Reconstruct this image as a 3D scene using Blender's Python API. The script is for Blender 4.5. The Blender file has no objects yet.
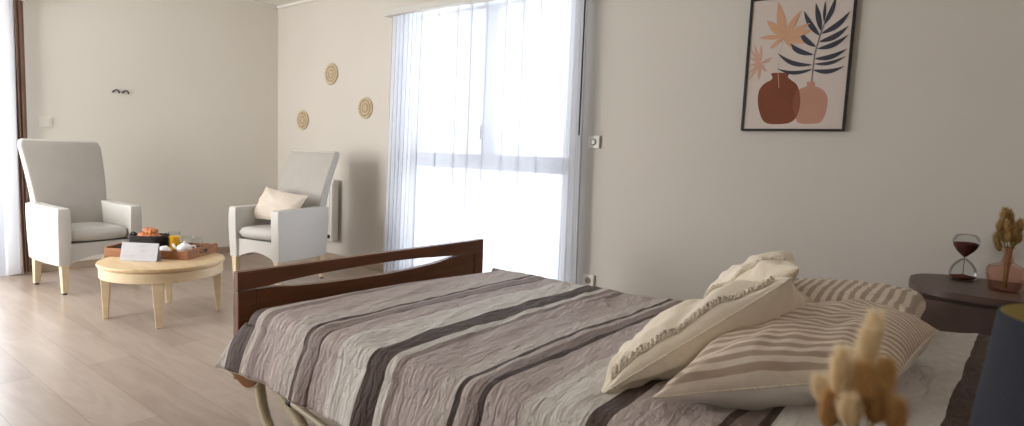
import bpy, bmesh, math, random
from mathutils import Vector, Matrix, noise
random.seed(7)
PI = math.pi
COL = bpy.context.scene.collection
sc = bpy.context.scene

# ------------------------------------------------------------------ materials
def lin(c):
    return tuple((x/12.92 if x <= 0.04045 else ((x+0.055)/1.055)**2.4) for x in [v/255 for v in c]) + (1.0,)

class NT:
    def __init__(s, name):
        s.m = bpy.data.materials.new(name); s.m.use_nodes = True
        s.t = s.m.node_tree; s.t.nodes.clear()
        s.out = s.n('ShaderNodeOutputMaterial')
    def n(s, typ, **kw):
        nd = s.t.nodes.new(typ)
        for k, v in kw.items(): setattr(nd, k, v)
        return nd
    def l(s, a, b): s.t.links.new(a, b)

def mat(name, rgb, rough=0.5, var=0.06, scale=8.0, bump=0.0, bscale=200.0, metal=0.0, spec=0.5, stretch=None, rgb2=None,
        trans=0.0, ior=1.45, sheen=0.0, coat=0.0, detail=4.0, coords='Object'):
    t = NT(name); b = t.n('ShaderNodeBsdfPrincipled')
    t.l(b.outputs[0], t.out.inputs[0])
    b.inputs['Roughness'].default_value = rough
    b.inputs['Metallic'].default_value = metal
    b.inputs['Specular IOR Level'].default_value = spec
    b.inputs['Transmission Weight'].default_value = trans
    b.inputs['IOR'].default_value = ior
    b.inputs['Sheen Weight'].default_value = sheen
    b.inputs['Coat Weight'].default_value = coat
    c1 = lin(rgb)
    c2 = lin(rgb2) if rgb2 else tuple(max(0, x*(1-2*var)) for x in c1[:3]) + (1,)
    tc = t.n('ShaderNodeTexCoord'); mp = t.n('ShaderNodeMapping')
    t.l(tc.outputs[coords], mp.inputs[0])
    if stretch: mp.inputs['Scale'].default_value = stretch
    nz = t.n('ShaderNodeTexNoise'); nz.inputs['Scale'].default_value = scale; nz.inputs['Detail'].default_value = detail
    t.l(mp.outputs[0], nz.inputs['Vector'])
    cr = t.n('ShaderNodeValToRGB')
    cr.color_ramp.elements[0].position = 0.3; cr.color_ramp.elements[1].position = 0.7
    cr.color_ramp.elements[0].color = c2; cr.color_ramp.elements[1].color = c1
    t.l(nz.outputs['Fac'], cr.inputs[0]); t.l(cr.outputs[0], b.inputs['Base Color'])
    if bump > 0:
        n2 = t.n('ShaderNodeTexNoise'); n2.inputs['Scale'].default_value = bscale
        t.l(mp.outputs[0], n2.inputs['Vector'])
        bp = t.n('ShaderNodeBump'); bp.inputs['Strength'].default_value = bump; bp.inputs['Distance'].default_value = 0.01
        t.l(n2.outputs['Fac'], bp.inputs['Height']); t.l(bp.outputs[0], b.inputs['Normal'])
    return t.m

def stripe_mat(name, stops, base_rough=0.85, axis=0, repeat=None, wob=0.0, bump=0.0, drift=0.0, crinkle=False):
    """stripes across a UV axis; stops = [(pos, rgb)] constant ramp; repeat = number of periods"""
    t = NT(name); b = t.n('ShaderNodeBsdfPrincipled'); t.l(b.outputs[0], t.out.inputs[0])
    b.inputs['Roughness'].default_value = base_rough; b.inputs['Sheen Weight'].default_value = 0.03
    uv = t.n('ShaderNodeUVMap'); uv.uv_map = 'UVMap'
    sp = t.n('ShaderNodeSeparateXYZ'); t.l(uv.outputs[0], sp.inputs[0])
    val = sp.outputs[axis]
    tc = t.n('ShaderNodeTexCoord')
    if drift:
        m = t.n('ShaderNodeMath', operation='MULTIPLY_ADD'); t.l(sp.outputs[1-axis], m.inputs[0]); m.inputs[1].default_value = drift; t.l(val, m.inputs[2]); val = m.outputs[0]
    if wob:
        nz = t.n('ShaderNodeTexNoise'); nz.inputs['Scale'].default_value = 9; t.l(tc.outputs['Object'], nz.inputs['Vector'])
        m = t.n('ShaderNodeMath', operation='SUBTRACT'); t.l(nz.outputs['Fac'], m.inputs[0]); m.inputs[1].default_value = 0.5
        m2 = t.n('ShaderNodeMath', operation='MULTIPLY_ADD'); t.l(m.outputs[0], m2.inputs[0]); m2.inputs[1].default_value = wob; t.l(val, m2.inputs[2]); val = m2.outputs[0]
    if repeat:
        m = t.n('ShaderNodeMath', operation='MULTIPLY'); t.l(val, m.inputs[0]); m.inputs[1].default_value = repeat
        m2 = t.n('ShaderNodeMath', operation='FRACT'); t.l(m.outputs[0], m2.inputs[0]); val = m2.outputs[0]
    cr = t.n('ShaderNodeValToRGB'); cr.color_ramp.interpolation = 'CONSTANT' if not repeat else 'LINEAR'
    els = cr.color_ramp.elements
    els[0].position = stops[0][0]; els[0].color = lin(stops[0][1]); els[1].position = stops[1][0]; els[1].color = lin(stops[1][1])
    for p, c in stops[2:]:
        e = els.new(p); e.color = lin(c)
    t.l(val, cr.inputs[0])
    # weave mottling
    nz = t.n('ShaderNodeTexNoise'); nz.inputs['Scale'].default_value = 25; nz.inputs['Detail'].default_value = 6; t.l(tc.outputs['Object'], nz.inputs['Vector'])
    mx = t.n('ShaderNodeMix', data_type='RGBA', blend_type='MULTIPLY'); mx.inputs[0].default_value = 0.35
    cc = t.n('ShaderNodeValToRGB'); cc.color_ramp.elements[0].position = .35; cc.color_ramp.elements[1].position = .65
    cc.color_ramp.elements[0].color = (.72, .7, .69, 1); cc.color_ramp.elements[1].color = (1, 1, 1, 1)
    t.l(nz.outputs['Fac'], cc.inputs[0]); t.l(cr.outputs[0], mx.inputs[6]); t.l(cc.outputs[0], mx.inputs[7])
    t.l(mx.outputs[2], b.inputs['Base Color'])
    if bump:
        if crinkle:
            mp = t.n('ShaderNodeMapping'); t.l(tc.outputs['Object'], mp.inputs[0]); mp.inputs['Scale'].default_value = (3.2, 1.0, 1.0)
            n1 = t.n('ShaderNodeTexNoise'); n1.inputs['Scale'].default_value = 15; n1.inputs['Detail'].default_value = 5; n1.inputs['Distortion'].default_value = 0.8
            t.l(mp.outputs[0], n1.inputs['Vector'])
            vo = t.n('ShaderNodeTexVoronoi', feature='DISTANCE_TO_EDGE'); vo.inputs['Scale'].default_value = 13; 
            nd = t.n('ShaderNodeTexNoise'); nd.inputs['Scale'].default_value = 8; t.l(tc.outputs['Object'], nd.inputs['Vector'])
            ad = t.n('ShaderNodeMixRGB'); ad.inputs[0].default_value = 0.22; t.l(tc.outputs['Object'], ad.inputs[1]); t.l(nd.outputs['Color'], ad.inputs[2]); t.l(ad.outputs[0], vo.inputs['Vector'])
            mn = t.n('ShaderNodeMath', operation='MINIMUM'); t.l(vo.outputs['Distance'], mn.inputs[0]); mn.inputs[1].default_value = 0.06
            ma = t.n('ShaderNodeMath', operation='MULTIPLY_ADD'); t.l(mn.outputs[0], ma.inputs[0]); ma.inputs[1].default_value = 2.2; mb = t.n('ShaderNodeMath', operation='MULTIPLY'); mb.inputs[1].default_value = 1.7; t.l(n1.outputs['Fac'], mb.inputs[0]); t.l(mb.outputs[0], ma.inputs[2])
            h = ma.outputs[0]
        else:
            n1 = t.n('ShaderNodeTexNoise'); n1.inputs['Scale'].default_value = 14; n1.inputs['Detail'].default_value = 5; t.l(tc.outputs['Object'], n1.inputs['Vector']); h = n1.outputs['Fac']
        bp = t.n('ShaderNodeBump'); bp.inputs['Strength'].default_value = bump; bp.inputs['Distance'].default_value = 0.012
        t.l(h, bp.inputs['Height']); t.l(bp.outputs[0], b.inputs['Normal'])
    return t.m

def glass_mat(name, rgb, tint=0.9, rough=0.02):
    t = NT(name)
    tr = t.n('ShaderNodeBsdfTransparent'); tr.inputs[0].default_value = lin(rgb)
    gl = t.n('ShaderNodeBsdfGlossy'); gl.inputs['Roughness'].default_value = rough
    fr = t.n('ShaderNodeLayerWeight'); fr.inputs[0].default_value = 0.18
    nz = t.n('ShaderNodeTexNoise'); nz.inputs['Scale'].default_value = 5
    mu = t.n('ShaderNodeMath', operation='MULTIPLY'); t.l(fr.outputs['Fresnel'], mu.inputs[0]); mu.inputs[1].default_value = 0.38
    mx = t.n('ShaderNodeMixShader'); t.l(mu.outputs[0], mx.inputs[0]); t.l(tr.outputs[0], mx.inputs[1]); t.l(gl.outputs[0], mx.inputs[2])
    t.l(mx.outputs[0], t.out.inputs[0])
    return t.m

def sheer_mat(name, rgb, alpha=0.45):
    t = NT(name)
    tc = t.n('ShaderNodeTexCoord'); nz = t.n('ShaderNodeTexNoise'); nz.inputs['Scale'].default_value = 600
    t.l(tc.outputs['Object'], nz.inputs['Vector'])
    lw = t.n('ShaderNodeLayerWeight'); lw.inputs[0].default_value = 0.45
    mr = t.n('ShaderNodeMapRange'); mr.inputs[1].default_value = 0.0; mr.inputs[2].default_value = 0.9; mr.inputs[3].default_value = alpha; mr.inputs[4].default_value = alpha*.12; t.l(lw.outputs['Facing'], mr.inputs[0])
    tr = t.n('ShaderNodeBsdfTransparent'); tr.inputs[0].default_value = (1, 1, 1, 1)
    tl = t.n('ShaderNodeBsdfTranslucent'); tl.inputs[0].default_value = lin(rgb)
    df = t.n('ShaderNodeBsdfDiffuse'); df.inputs[0].default_value = lin(rgb)
    m1 = t.n('ShaderNodeMixShader'); m1.inputs[0].default_value = 0.6; t.l(tl.outputs[0], m1.inputs[1]); t.l(df.outputs[0], m1.inputs[2])
    m2 = t.n('ShaderNodeMixShader'); t.l(mr.outputs[0], m2.inputs[0]); t.l(m1.outputs[0], m2.inputs[1]); t.l(tr.outputs[0], m2.inputs[2])
    t.l(m2.outputs[0], t.out.inputs[0])
    return t.m

def floor_mat():
    t = NT('laminate_floor'); b = t.n('ShaderNodeBsdfPrincipled'); t.l(b.outputs[0], t.out.inputs[0])
    tc = t.n('ShaderNodeTexCoord')
    br = t.n('ShaderNodeTexBrick'); t.l(tc.outputs['Object'], br.inputs['Vector'])
    br.offset = 0.37; br.inputs['Scale'].default_value = 1.0; br.inputs['Brick Width'].default_value = 1.25; br.inputs['Row Height'].default_value = 0.19
    br.inputs['Mortar Size'].default_value = 0.0012; br.inputs['Mortar Smooth'].default_value = 0.2; br.inputs['Bias'].default_value = 0.0
    br.inputs['Color1'].default_value = lin((176, 161, 148)); br.inputs['Color2'].default_value = lin((162, 146, 133)); br.inputs['Mortar'].default_value = lin((140, 120, 104))
    mp = t.n('ShaderNodeMapping'); mp.inputs['Scale'].default_value = (1.1, 7.0, 1.0); t.l(tc.outputs['Object'], mp.inputs[0])
    nz = t.n('ShaderNodeTexNoise'); nz.inputs['Scale'].default_value = 1.6; nz.inputs['Detail'].default_value = 7; nz.inputs['Distortion'].default_value = 1.2
    t.l(mp.outputs[0], nz.inputs['Vector'])
    cr = t.n('ShaderNodeValToRGB'); e = cr.color_ramp.elements
    e[0].position = .36; e[0].color = (.80, .76, .73, 1); e[1].position = .62; e[1].color = (1, 1, 1, 1)
    t.l(nz.outputs['Fac'], cr.inputs[0])
    mx = t.n('ShaderNodeMix', data_type='RGBA', blend_type='MULTIPLY'); mx.inputs[0].default_value = 0.8
    t.l(br.outputs['Color'], mx.inputs[6]); t.l(cr.outputs[0], mx.inputs[7]); t.l(mx.outputs[2], b.inputs['Base Color'])
    b.inputs['Roughness'].default_value = 0.29; b.inputs['Specular IOR Level'].default_value = 0.5
    bp = t.n('ShaderNodeBump'); bp.inputs['Strength'].default_value = .05; t.l(nz.outputs['Fac'], bp.inputs['Height']); t.l(bp.outputs[0], b.inputs['Normal'])
    return t.m

M = {}
M['wall'] = mat('painted_wall', (206, 200, 191), .9, .015, 1.5, .12, 260)
M['wallw_lit'] = mat('painted_wall_lit', (224, 220, 211), .9, .015, 1.5, .12, 260)  # lighter copy of the wall paint; west wall's extra brightness put into the colour
M['ceil'] = mat('ceiling_paint', (226, 224, 218), .95, .01, 2)
M['floor'] = floor_mat()
M['skirt'] = mat('skirting_wood', (172, 152, 134), .5, .08, 3, stretch=(1, 8, 8))
M['whiteplastic'] = mat('white_plastic', (226, 224, 218), .4, .01)
M['darkplastic'] = mat('dark_plastic', (38, 36, 36), .5, .05)
M['pelmet'] = mat('pelmet_paint', (200, 197, 190), .6, .01)
M['alu'] = mat('window_aluminium', (120, 124, 138), .45, .03)
M['sheer'] = sheer_mat('sheer_voile', (216, 218, 223), .46)
M['sheer_dense'] = sheer_mat('sheer_voile_dense', (222, 226, 234), .38)
M['brown_drape'] = mat('brown_drape', (150, 120, 106), .9, .1, 6, .3, 300)
M['leather'] = mat('white_leatherette', (200, 197, 191), .42, .02, 5, .08, 350)
M['greyfab'] = mat('grey_upholstery', (174, 169, 162), .62, .03, 9, .1, 500)
M['seatfab'] = mat('seat_grey', (194, 190, 184), .5, .03, 9, .1, 500)
M['maple'] = mat('pale_maple', (224, 205, 172), .38, .07, 4, stretch=(1, 1, 6), rgb2=(212, 191, 157))
M['tabletop'] = mat('maple_top', (216, 190, 150), .3, .07, 4, stretch=(1, 9, 1), rgb2=(202, 174, 134))
M['foot'] = mat('rubber_foot', (60, 56, 52), .6, .05)
M['walnut'] = mat('footboard_wood', (122, 75, 46), .36, .1, 4, stretch=(6, 1, 10), rgb2=(98, 58, 35))
M['walnutdark'] = mat('footboard_groove', (44, 26, 18), .5, .1)
M['trayw'] = mat('tray_wood', (158, 104, 62), .4, .1, 5, stretch=(1, 6, 6), rgb2=(130, 82, 46))
M['beigemetal'] = mat('cream_enamel', (196, 182, 152), .35, .03)
M['nightwood'] = mat('nightstand_wood', (104, 86, 79), .4, .1, 5, stretch=(2, 12, 2), rgb2=(88, 71, 65))
M['nightdark'] = mat('nightstand_side', (74, 57, 50), .5, .1, 5, stretch=(2, 12, 2))
M['straw'] = mat('woven_straw', (218, 200, 168), .85, .2, 60, .5, 120)
M['strawdark'] = mat('woven_straw_brown', (178, 152, 118), .85, .2, 60, .5, 120)
M['cream'] = mat('cream_cotton', (244, 232, 212), .85, .04, 6, .25, 40)
M['creamtuft'] = mat('cream_tuft', (244, 232, 212), .95, .08, 30, .6, 160)
M['whitecot'] = mat('white_cotton', (238, 232, 224), .85, .03, 6, .2, 30)
M['piping'] = mat('grey_piping', (150, 138, 126), .8, .05)
M['paper'] = mat('white_paper', (188, 188, 193), .7, .02)
M['porcelain'] = mat('porcelain', (236, 236, 236), .15, .01)
M['juice'] = mat('orange_juice', (255, 190, 30), .3, .05)
M['croissant'] = mat('croissant_crust', (212, 138, 88), .5, .2, 25, .4, 60, rgb2=(160, 88, 50))
M['basket'] = mat('dark_wicker', (46, 36, 36), .6, .2, 50, .6, 120)
M['glass'] = glass_mat('clear_glass', (251, 252, 252))
M['pane'] = glass_mat('window_pane', (250, 252, 255))
M['pink'] = glass_mat('rose_glass', (250, 236, 230))
M['sand'] = mat('brown_sand', (88, 40, 30), .9, .15, 80)
M['navy'] = mat('navy_shade', (24, 29, 42), .75, .1, 40, .3, 500)
M['gold'] = mat('gold_lining', (196, 180, 116), .45, .05)
M['brass'] = mat('brass', (150, 120, 70), .35, .05, metal=1)
M['frameblack'] = mat('black_frame', (30, 26, 24), .4, .05)
M['printbg'] = mat('print_paper', (204, 191, 182), .75, .02, 3)
M['rust'] = mat('print_rust', (126, 70, 46), .8, .08, 8)
M['blush'] = mat('print_blush', (184, 138, 118), .8, .05, 8)
M['overlap'] = mat('print_overlap', (138, 84, 62), .8, .05, 8)
M['peach'] = mat('print_peach', (206, 160, 126), .8, .05, 8)
M['pinkleaf'] = mat('print_dusty_pink', (200, 160, 142), .8, .05, 8)
M['slate'] = mat('print_slate', (62, 64, 74), .8, .05, 8)
M['stemline'] = mat('print_line', (176, 160, 150), .8, .02)
M['tailcore'] = mat('bunny_tail', (238, 210, 164), .9, .15, 40, rgb2=(206, 170, 116))
M['tailfar'] = mat('bunny_tail_dark', (178, 140, 84), .9, .2, 40, rgb2=(168, 128, 76))
def hair_mat(name, c1, c2):
    t = NT(name); tc = t.n('ShaderNodeTexCoord'); nz = t.n('ShaderNodeTexNoise'); nz.inputs['Scale'].default_value = 60; t.l(tc.outputs['Object'], nz.inputs['Vector'])
    cr = t.n('ShaderNodeValToRGB'); cr.color_ramp.elements[0].color = lin(c1); cr.color_ramp.elements[1].color = lin(c2); t.l(nz.outputs['Fac'], cr.inputs[0])
    df = t.n('ShaderNodeBsdfDiffuse'); tl = t.n('ShaderNodeBsdfTranslucent'); mx = t.n('ShaderNodeMixShader'); mx.inputs[0].default_value = .5
    t.l(cr.outputs[0], df.inputs[0]); t.l(cr.outputs[0], tl.inputs[0]); t.l(df.outputs[0], mx.inputs[1]); t.l(tl.outputs[0], mx.inputs[2]); t.l(mx.outputs[0], t.out.inputs[0])
    return t.m
M['hair'] = hair_mat('pale_awns', (250, 232, 198), (255, 248, 228))
M['hairdk'] = hair_mat('brown_awns', (212, 178, 122), (238, 208, 158)); M['taildk'] = mat('bunny_tail_brown', (190, 150, 96), .9, .15, 40)
M['hairfar'] = hair_mat('golden_awns', (186, 156, 106), (208, 180, 132))
M['stemdry'] = mat('dry_stem', (168, 148, 92), .8, .1, 20)
M['greentail'] = mat('green_tail', (132, 116, 62), .9, .2, 40)
M['ivory'] = mat('ivory_linen', (214, 202, 188), .85, .04, 6, .25, 40)
M['mattress'] = mat('mattress_ticking', (206, 202, 196), .8, .02)
M['lining'] = mat('tan_lining', (150, 106, 68), .85, .08, 20)
M['hemtrim'] = mat('hem_trim', (192, 178, 156), .8, .05)
M['ink'] = mat('faint_ink', (158, 160, 168), .8, .02)
M['radiator'] = mat('radiator_enamel', (226, 222, 216), .4, .01)

TA, CR, DK, MV, GB, LT = (190, 177, 169), (210, 203, 194), (76, 57, 48), (184, 170, 165), (140, 124, 118), (212, 206, 199)
X0, X1 = 3.50, 6.00
def sx(x): return max(0, (x-X0-(.06 if x > 3.6 else 0)))/(X1-X0)
bs = [(3.50, (182, 174, 166)), (3.655, DK), (3.755, TA), (3.785, GB), (3.825, MV), (3.965, (192, 182, 174)), (4.045, (84, 64, 58)), (4.062, TA), (4.075, GB),
      (4.118, (84, 64, 58)), (4.134, MV), (4.215, LT), (4.36, DK), (4.435, LT), (4.46, GB), (4.49, MV), (4.64, (194, 184, 176)), (4.70, (70, 54, 48)), (4.716, TA), (4.735, GB),
      (4.78, (70, 54, 48)), (4.797, MV), (4.90, CR), (5.07, DK), (5.12, TA), (5.15, MV), (5.31, DK), (5.33, GB), (5.37, DK), (5.39, LT), (5.645, DK), (5.765, CR)]
M['spread'] = stripe_mat('striped_bedspread', [(sx(x), c) for x, c in bs], .75, 0, None, .003, .75, .012, True)
S1, S2 = (192, 170, 150), (236, 222, 204)
M['pstripe'] = stripe_mat('striped_pillowcase', [(0, S2), (.40, S2), (.48, S1), (.92, S1), (1.0, S2)], .8, 1, 21, .006, .35)
M['pstripe2'] = stripe_mat('striped_pillowcase_wide', [(0, S2), (.42, S2), (.5, (184, 168, 148)), (.92, (184, 168, 148)), (1.0, S2)], .8, 0, 18, .006, .35)

# ------------------------------------------------------------------ mesh helpers
def obj(name, bm, mats, parent=None, smooth=False, angle=None):
    me = bpy.data.meshes.new(name); bmesh.ops.recalc_face_normals(bm, faces=bm.faces) if angle != 'keep' else None
    bm.to_mesh(me); bm.free()
    if not isinstance(mats, (list, tuple)): mats = [mats]
    for m in mats: me.materials.append(m)
    if smooth:
        for p in me.polygons: p.use_smooth = True
        if angle not in (None, 'keep'):
            try: me.set_sharp_from_angle(angle=math.radians(angle))
            except Exception: pass
    o = bpy.data.objects.new(name, me); COL.objects.link(o)
    if parent: o.parent = parent
    return o
def tag(o, label=None, cat=None, group=None, kind=None):
    if label: o['label'] = label
    if cat: o['category'] = cat
    if group: o['group'] = group
    if kind: o['kind'] = kind
    return o
def thing(name, label, cat, loc=(0, 0, 0), rz=0, group=None):
    o = bpy.data.objects.new(name, None); COL.objects.link(o); o.location = loc; o.rotation_euler = (0, 0, rz); o.empty_display_size = .05
    return tag(o, label, cat, group)
def struct(name, bm, m, parent=None, **k):
    o = obj(name, bm, m, parent, **k); o['kind'] = 'structure'; return o
def box(bm, x0, x1, y0, y1, z0, z1, bev=0.0, seg=2, mi=0):
    vs = [bm.verts.new(p) for p in ((x0,y0,z0),(x1,y0,z0),(x1,y1,z0),(x0,y1,z0),(x0,y0,z1),(x1,y0,z1),(x1,y1,z1),(x0,y1,z1))]
    fs = [bm.faces.new([vs[i] for i in q]) for q in ((0,3,2,1),(4,5,6,7),(0,1,5,4),(1,2,6,5),(2,3,7,6),(3,0,4,7))]
    for f in fs: f.material_index = mi
    if bev > 0:
        es = list({e for f in fs for e in f.edges})
        bmesh.ops.bevel(bm, geom=es, offset=bev, segments=seg, profile=.5, affect='EDGES')
    return fs
def hexa(bm, b, t, bev=0.0, seg=2):
    """b, t: four bottom and four top points in order"""
    vs = [bm.verts.new(p) for p in list(b)+list(t)]
    fs = [bm.faces.new([vs[i] for i in q]) for q in ((0,3,2,1),(4,5,6,7),(0,1,5,4),(1,2,6,5),(2,3,7,6),(3,0,4,7))]
    if bev > 0:
        es = list({e for f in fs for e in f.edges})
        bmesh.ops.bevel(bm, geom=es, offset=bev, segments=seg, profile=.5, affect='EDGES')
def lathe(bm, prof, c=(0, 0, 0), seg=40, mi=0):
    rings = []
    for r, z in prof:
        if r < 1e-5: rings.append([bm.verts.new((c[0], c[1], c[2]+z))])
        else: rings.append([bm.verts.new((c[0]+r*math.cos(2*PI*i/seg), c[1]+r*math.sin(2*PI*i/seg), c[2]+z)) for i in range(seg)])
    for a, b in zip(rings, rings[1:]):
        for i in range(seg):
            j = (i+1) % seg
            if len(a) == 1 and len(b) == 1: continue
            if len(a) == 1: f = bm.faces.new((a[0], b[i], b[j]))
            elif len(b) == 1: f = bm.faces.new((a[i], a[j], b[0]))
            else: f = bm.faces.new((a[i], a[j], b[j], b[i]))
            f.material_index = mi
def tube(bm, pts, r, seg=10, mi=0, cap=True):
    pts = [Vector(p) for p in pts]; rs = r if isinstance(r, (list, tuple)) else [r]*len(pts)
    rings = []; up = None
    for i, p in enumerate(pts):
        d = (pts[min(i+1, len(pts)-1)] - pts[max(i-1, 0)]).normalized()
        if up is None: up = d.orthogonal().normalized()
        s = d.cross(up).normalized(); up = s.cross(d).normalized()
        rings.append([bm.verts.new(p + rs[i]*(math.cos(2*PI*k/seg)*s + math.sin(2*PI*k/seg)*up)) for k in range(seg)])
    for a, b in zip(rings, rings[1:]):
        for k in range(seg):
            bm.faces.new((a[k], a[(k+1) % seg], b[(k+1) % seg], b[k])).material_index = mi
    if cap:
        bm.faces.new(list(reversed(rings[0]))).material_index = mi; bm.faces.new(rings[-1]).material_index = mi
def prism(bm, poly, axis, d0, d1, mi=0):
    """poly: 2-D points in the plane across axis (x: (y,z), y: (x,z), z: (x,y))"""
    def P(a, b, d): return {'x': (d, a, b), 'y': (a, d, b), 'z': (a, b, d)}[axis]
    A = [bm.verts.new(P(a, b, d0)) for a, b in poly]; B = [bm.verts.new(P(a, b, d1)) for a, b in poly]
    n = len(poly)
    bm.faces.new(A).material_index = mi; bm.faces.new(list(reversed(B))).material_index = mi
    for i in range(n): bm.faces.new((A[i], B[i], B[(i+1) % n], A[(i+1) % n])).material_index = mi
def grid(bm, nu, nv, fn, uvfn=None, mi=0, flip=False):
    V = [[bm.verts.new(fn(i/(nu-1), j/(nv-1))) for j in range(nv)] for i in range(nu)]
    uvl = bm.loops.layers.uv.get('UVMap') or bm.loops.layers.uv.new('UVMap')
    for i in range(nu-1):
        for j in range(nv-1):
            q = [(i,j),(i+1,j),(i+1,j+1),(i,j+1)]
            if flip: q.reverse()
            f = bm.faces.new([V[a][b] for a, b in q]); f.material_index = mi
            for lp, (a, b) in zip(f.loops, q):
                lp[uvl].uv = uvfn(a/(nu-1), b/(nv-1)) if uvfn else (a/(nu-1), b/(nv-1))
    return V
def solidify(o, th, off=-1):
    m = o.modifiers.new('thickness', 'SOLIDIFY'); m.thickness = th; m.offset = off; return m
def arc(cx, cy, r, a0, a1, n):
    return [(cx+r*math.cos(math.radians(a0+(a1-a0)*i/n)), cy+r*math.sin(math.radians(a0+(a1-a0)*i/n))) for i in range(n+1)]

# ------------------------------------------------------------------ room shell
XE, YS, H = 6.12, -4.7, 2.5
bm = bmesh.new(); box(bm, -.2, XE+.2, YS-.2, .25, -.1, 0); struct('floor', bm, M['floor'])
bm = bmesh.new(); box(bm, -.2, XE+.2, YS-.2, .25, H, H+.1); struct('ceiling', bm, M['ceil'])
NX0, NX1, NZ0, NZ1 = 1.93, 3.60, .03, 2.24
def wall_with_hole(name, axis, d0, d1, a0, a1, h0, h1, z0, z1):
    bm = bmesh.new()
    segs = [(a0, h0, 0, H), (h1, a1, 0, H), (h0, h1, z1, H)] + ([(h0, h1, 0, z0)] if z0 > 0 else [])
    for p, q, r, s in segs:
        if axis == 'y': box(bm, p, q, d0, d1, r, s)
        else: box(bm, d0, d1, p, q, r, s)
    bmesh.ops.remove_doubles(bm, verts=bm.verts, dist=1e-5)
    return struct(name, bm, M['wallw_lit' if name == 'wall_west' else 'wall'])
wall_with_hole('wall_north', 'y', 0, .2, -.2, XE+.2, NX0, NX1, NZ0, NZ1)
WY0, WY1, WZ1 = -4.1, -2.22, 2.15
wall_with_hole('wall_west', 'x', -.2, 0, YS, 0, WY0, WY1, 0, WZ1)
bm = bmesh.new(); box(bm, XE, XE+.15, YS, 0, 0, H); struct('wall_east', bm, M['wall'])
bm = bmesh.new()
SX0, SX1, SZ0, SZ1 = .1, 1.9, .3, 2.3  # opening added to the unseen south wall to let fill light in
for p_ in ((-.2, SX0, 0, H), (SX1, XE+.15, 0, H), (SX0, SX1, 0, SZ0), (SX0, SX1, SZ1, H)): box(bm, p_[0], p_[1], YS-.15, YS, p_[2], p_[3])
bmesh.ops.remove_doubles(bm, verts=bm.verts, dist=1e-5); struct('wall_south', bm, M['wall'])
bm = bmesh.new()
for p_ in ((SX0, SX0+.06, SZ0, SZ1), (SX1-.06, SX1, SZ0, SZ1), (SX0+.06, SX1-.06, SZ0, SZ0+.06), (SX0+.06, SX1-.06, SZ1-.06, SZ1), (.97, 1.03, SZ0+.06, SZ1-.06)): box(bm, p_[0], p_[1], YS-.1, YS-.05, p_[2], p_[3], .003)
struct('added_window_3', bm, M['alu'])  # added window frame, out of view, around the fill light opening
bm = bmesh.new(); box(bm, 0.0, NX0, -.014, 0, 0, .062, .003); box(bm, NX1, XE, -.014, 0, 0, .062, .003); struct('baseboard_north', bm, M['skirt'])
bm = bmesh.new(); box(bm, 0, .014, WY1, -.014, 0, .062, .003); struct('baseboard_west', bm, M['skirt'])
# cornice
bm = bmesh.new(); box(bm, .0, XE, -.03, 0, H-.022, H, .004); struct('trim_1', bm, M['ceil'])
bm = bmesh.new(); box(bm, 0, .03, YS, -.03, H-.022, H, .004); struct('trim_2', bm, M['ceil'])

# north window: frame, transom, mullion, panes, handle
bm = bmesh.new(); fr = .055; wy0, wy1 = .07, .13
box(bm, NX0, NX0+fr+.02, wy0, wy1, NZ0, NZ1, .004); box(bm, NX1-fr, NX1, wy0, wy1, NZ0, NZ1, .004)
box(bm, NX0+fr, NX1-fr, wy0, wy1, NZ0, NZ0+fr, .004); box(bm, NX0+fr, NX1-fr, wy0, wy1, NZ1-fr, NZ1, .004)
w1 = struct('window_1', bm, M['alu'])
bm = bmesh.new(); box(bm, NX0+fr, NX1-fr, wy0-.01, wy1, .955, 1.075, .004); struct('transom', bm, M['alu'], w1)
bm = bmesh.new(); box(bm, 2.75, 2.87, wy0-.01, wy1, 1.075, NZ1-fr, .004); struct('mullion', bm, M['alu'], w1)
for a in ((NX0+fr, 2.75, 1.075, NZ1-fr), (2.87, NX1-fr, 1.075, NZ1-fr), (NX0+fr, NX1-fr, NZ0+fr, .955)):
    bm = bmesh.new(); box(bm, a[0], a[1], .098, .102, a[2], a[3]); struct('window_pane', bm, M['pane'], w1)
bm = bmesh.new(); box(bm, 2.755, 2.775, wy0-.045, wy0-.01, 1.19, 1.30, .004); struct('window_handle', bm, M['darkplastic'], w1)
# west window
bm = bmesh.new()
box(bm, -.13, -.07, WY0, WY0+.06, 0, WZ1, .004); box(bm, -.13, -.07, WY1-.06, WY1, 0, WZ1, .004)
box(bm, -.13, -.07, WY0+.06, WY1-.06, 0, .06, .004); box(bm, -.13, -.07, WY0+.06, WY1-.06, WZ1-.06, WZ1, .004)
w2 = struct('window_2', bm, M['alu'])
bm = bmesh.new(); box(bm, -.13, -.06, -3.2, -3.1, .06, WZ1-.06, .004); struct('mullion', bm, M['alu'], w2)
for a, b in ((WY0+.06, -3.2), (-3.1, WY1-.06)):
    bm = bmesh.new(); box(bm, -.102, -.098, a, b, .06, WZ1-.06); struct('window_pane', bm, M['pane'], w2)

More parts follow.
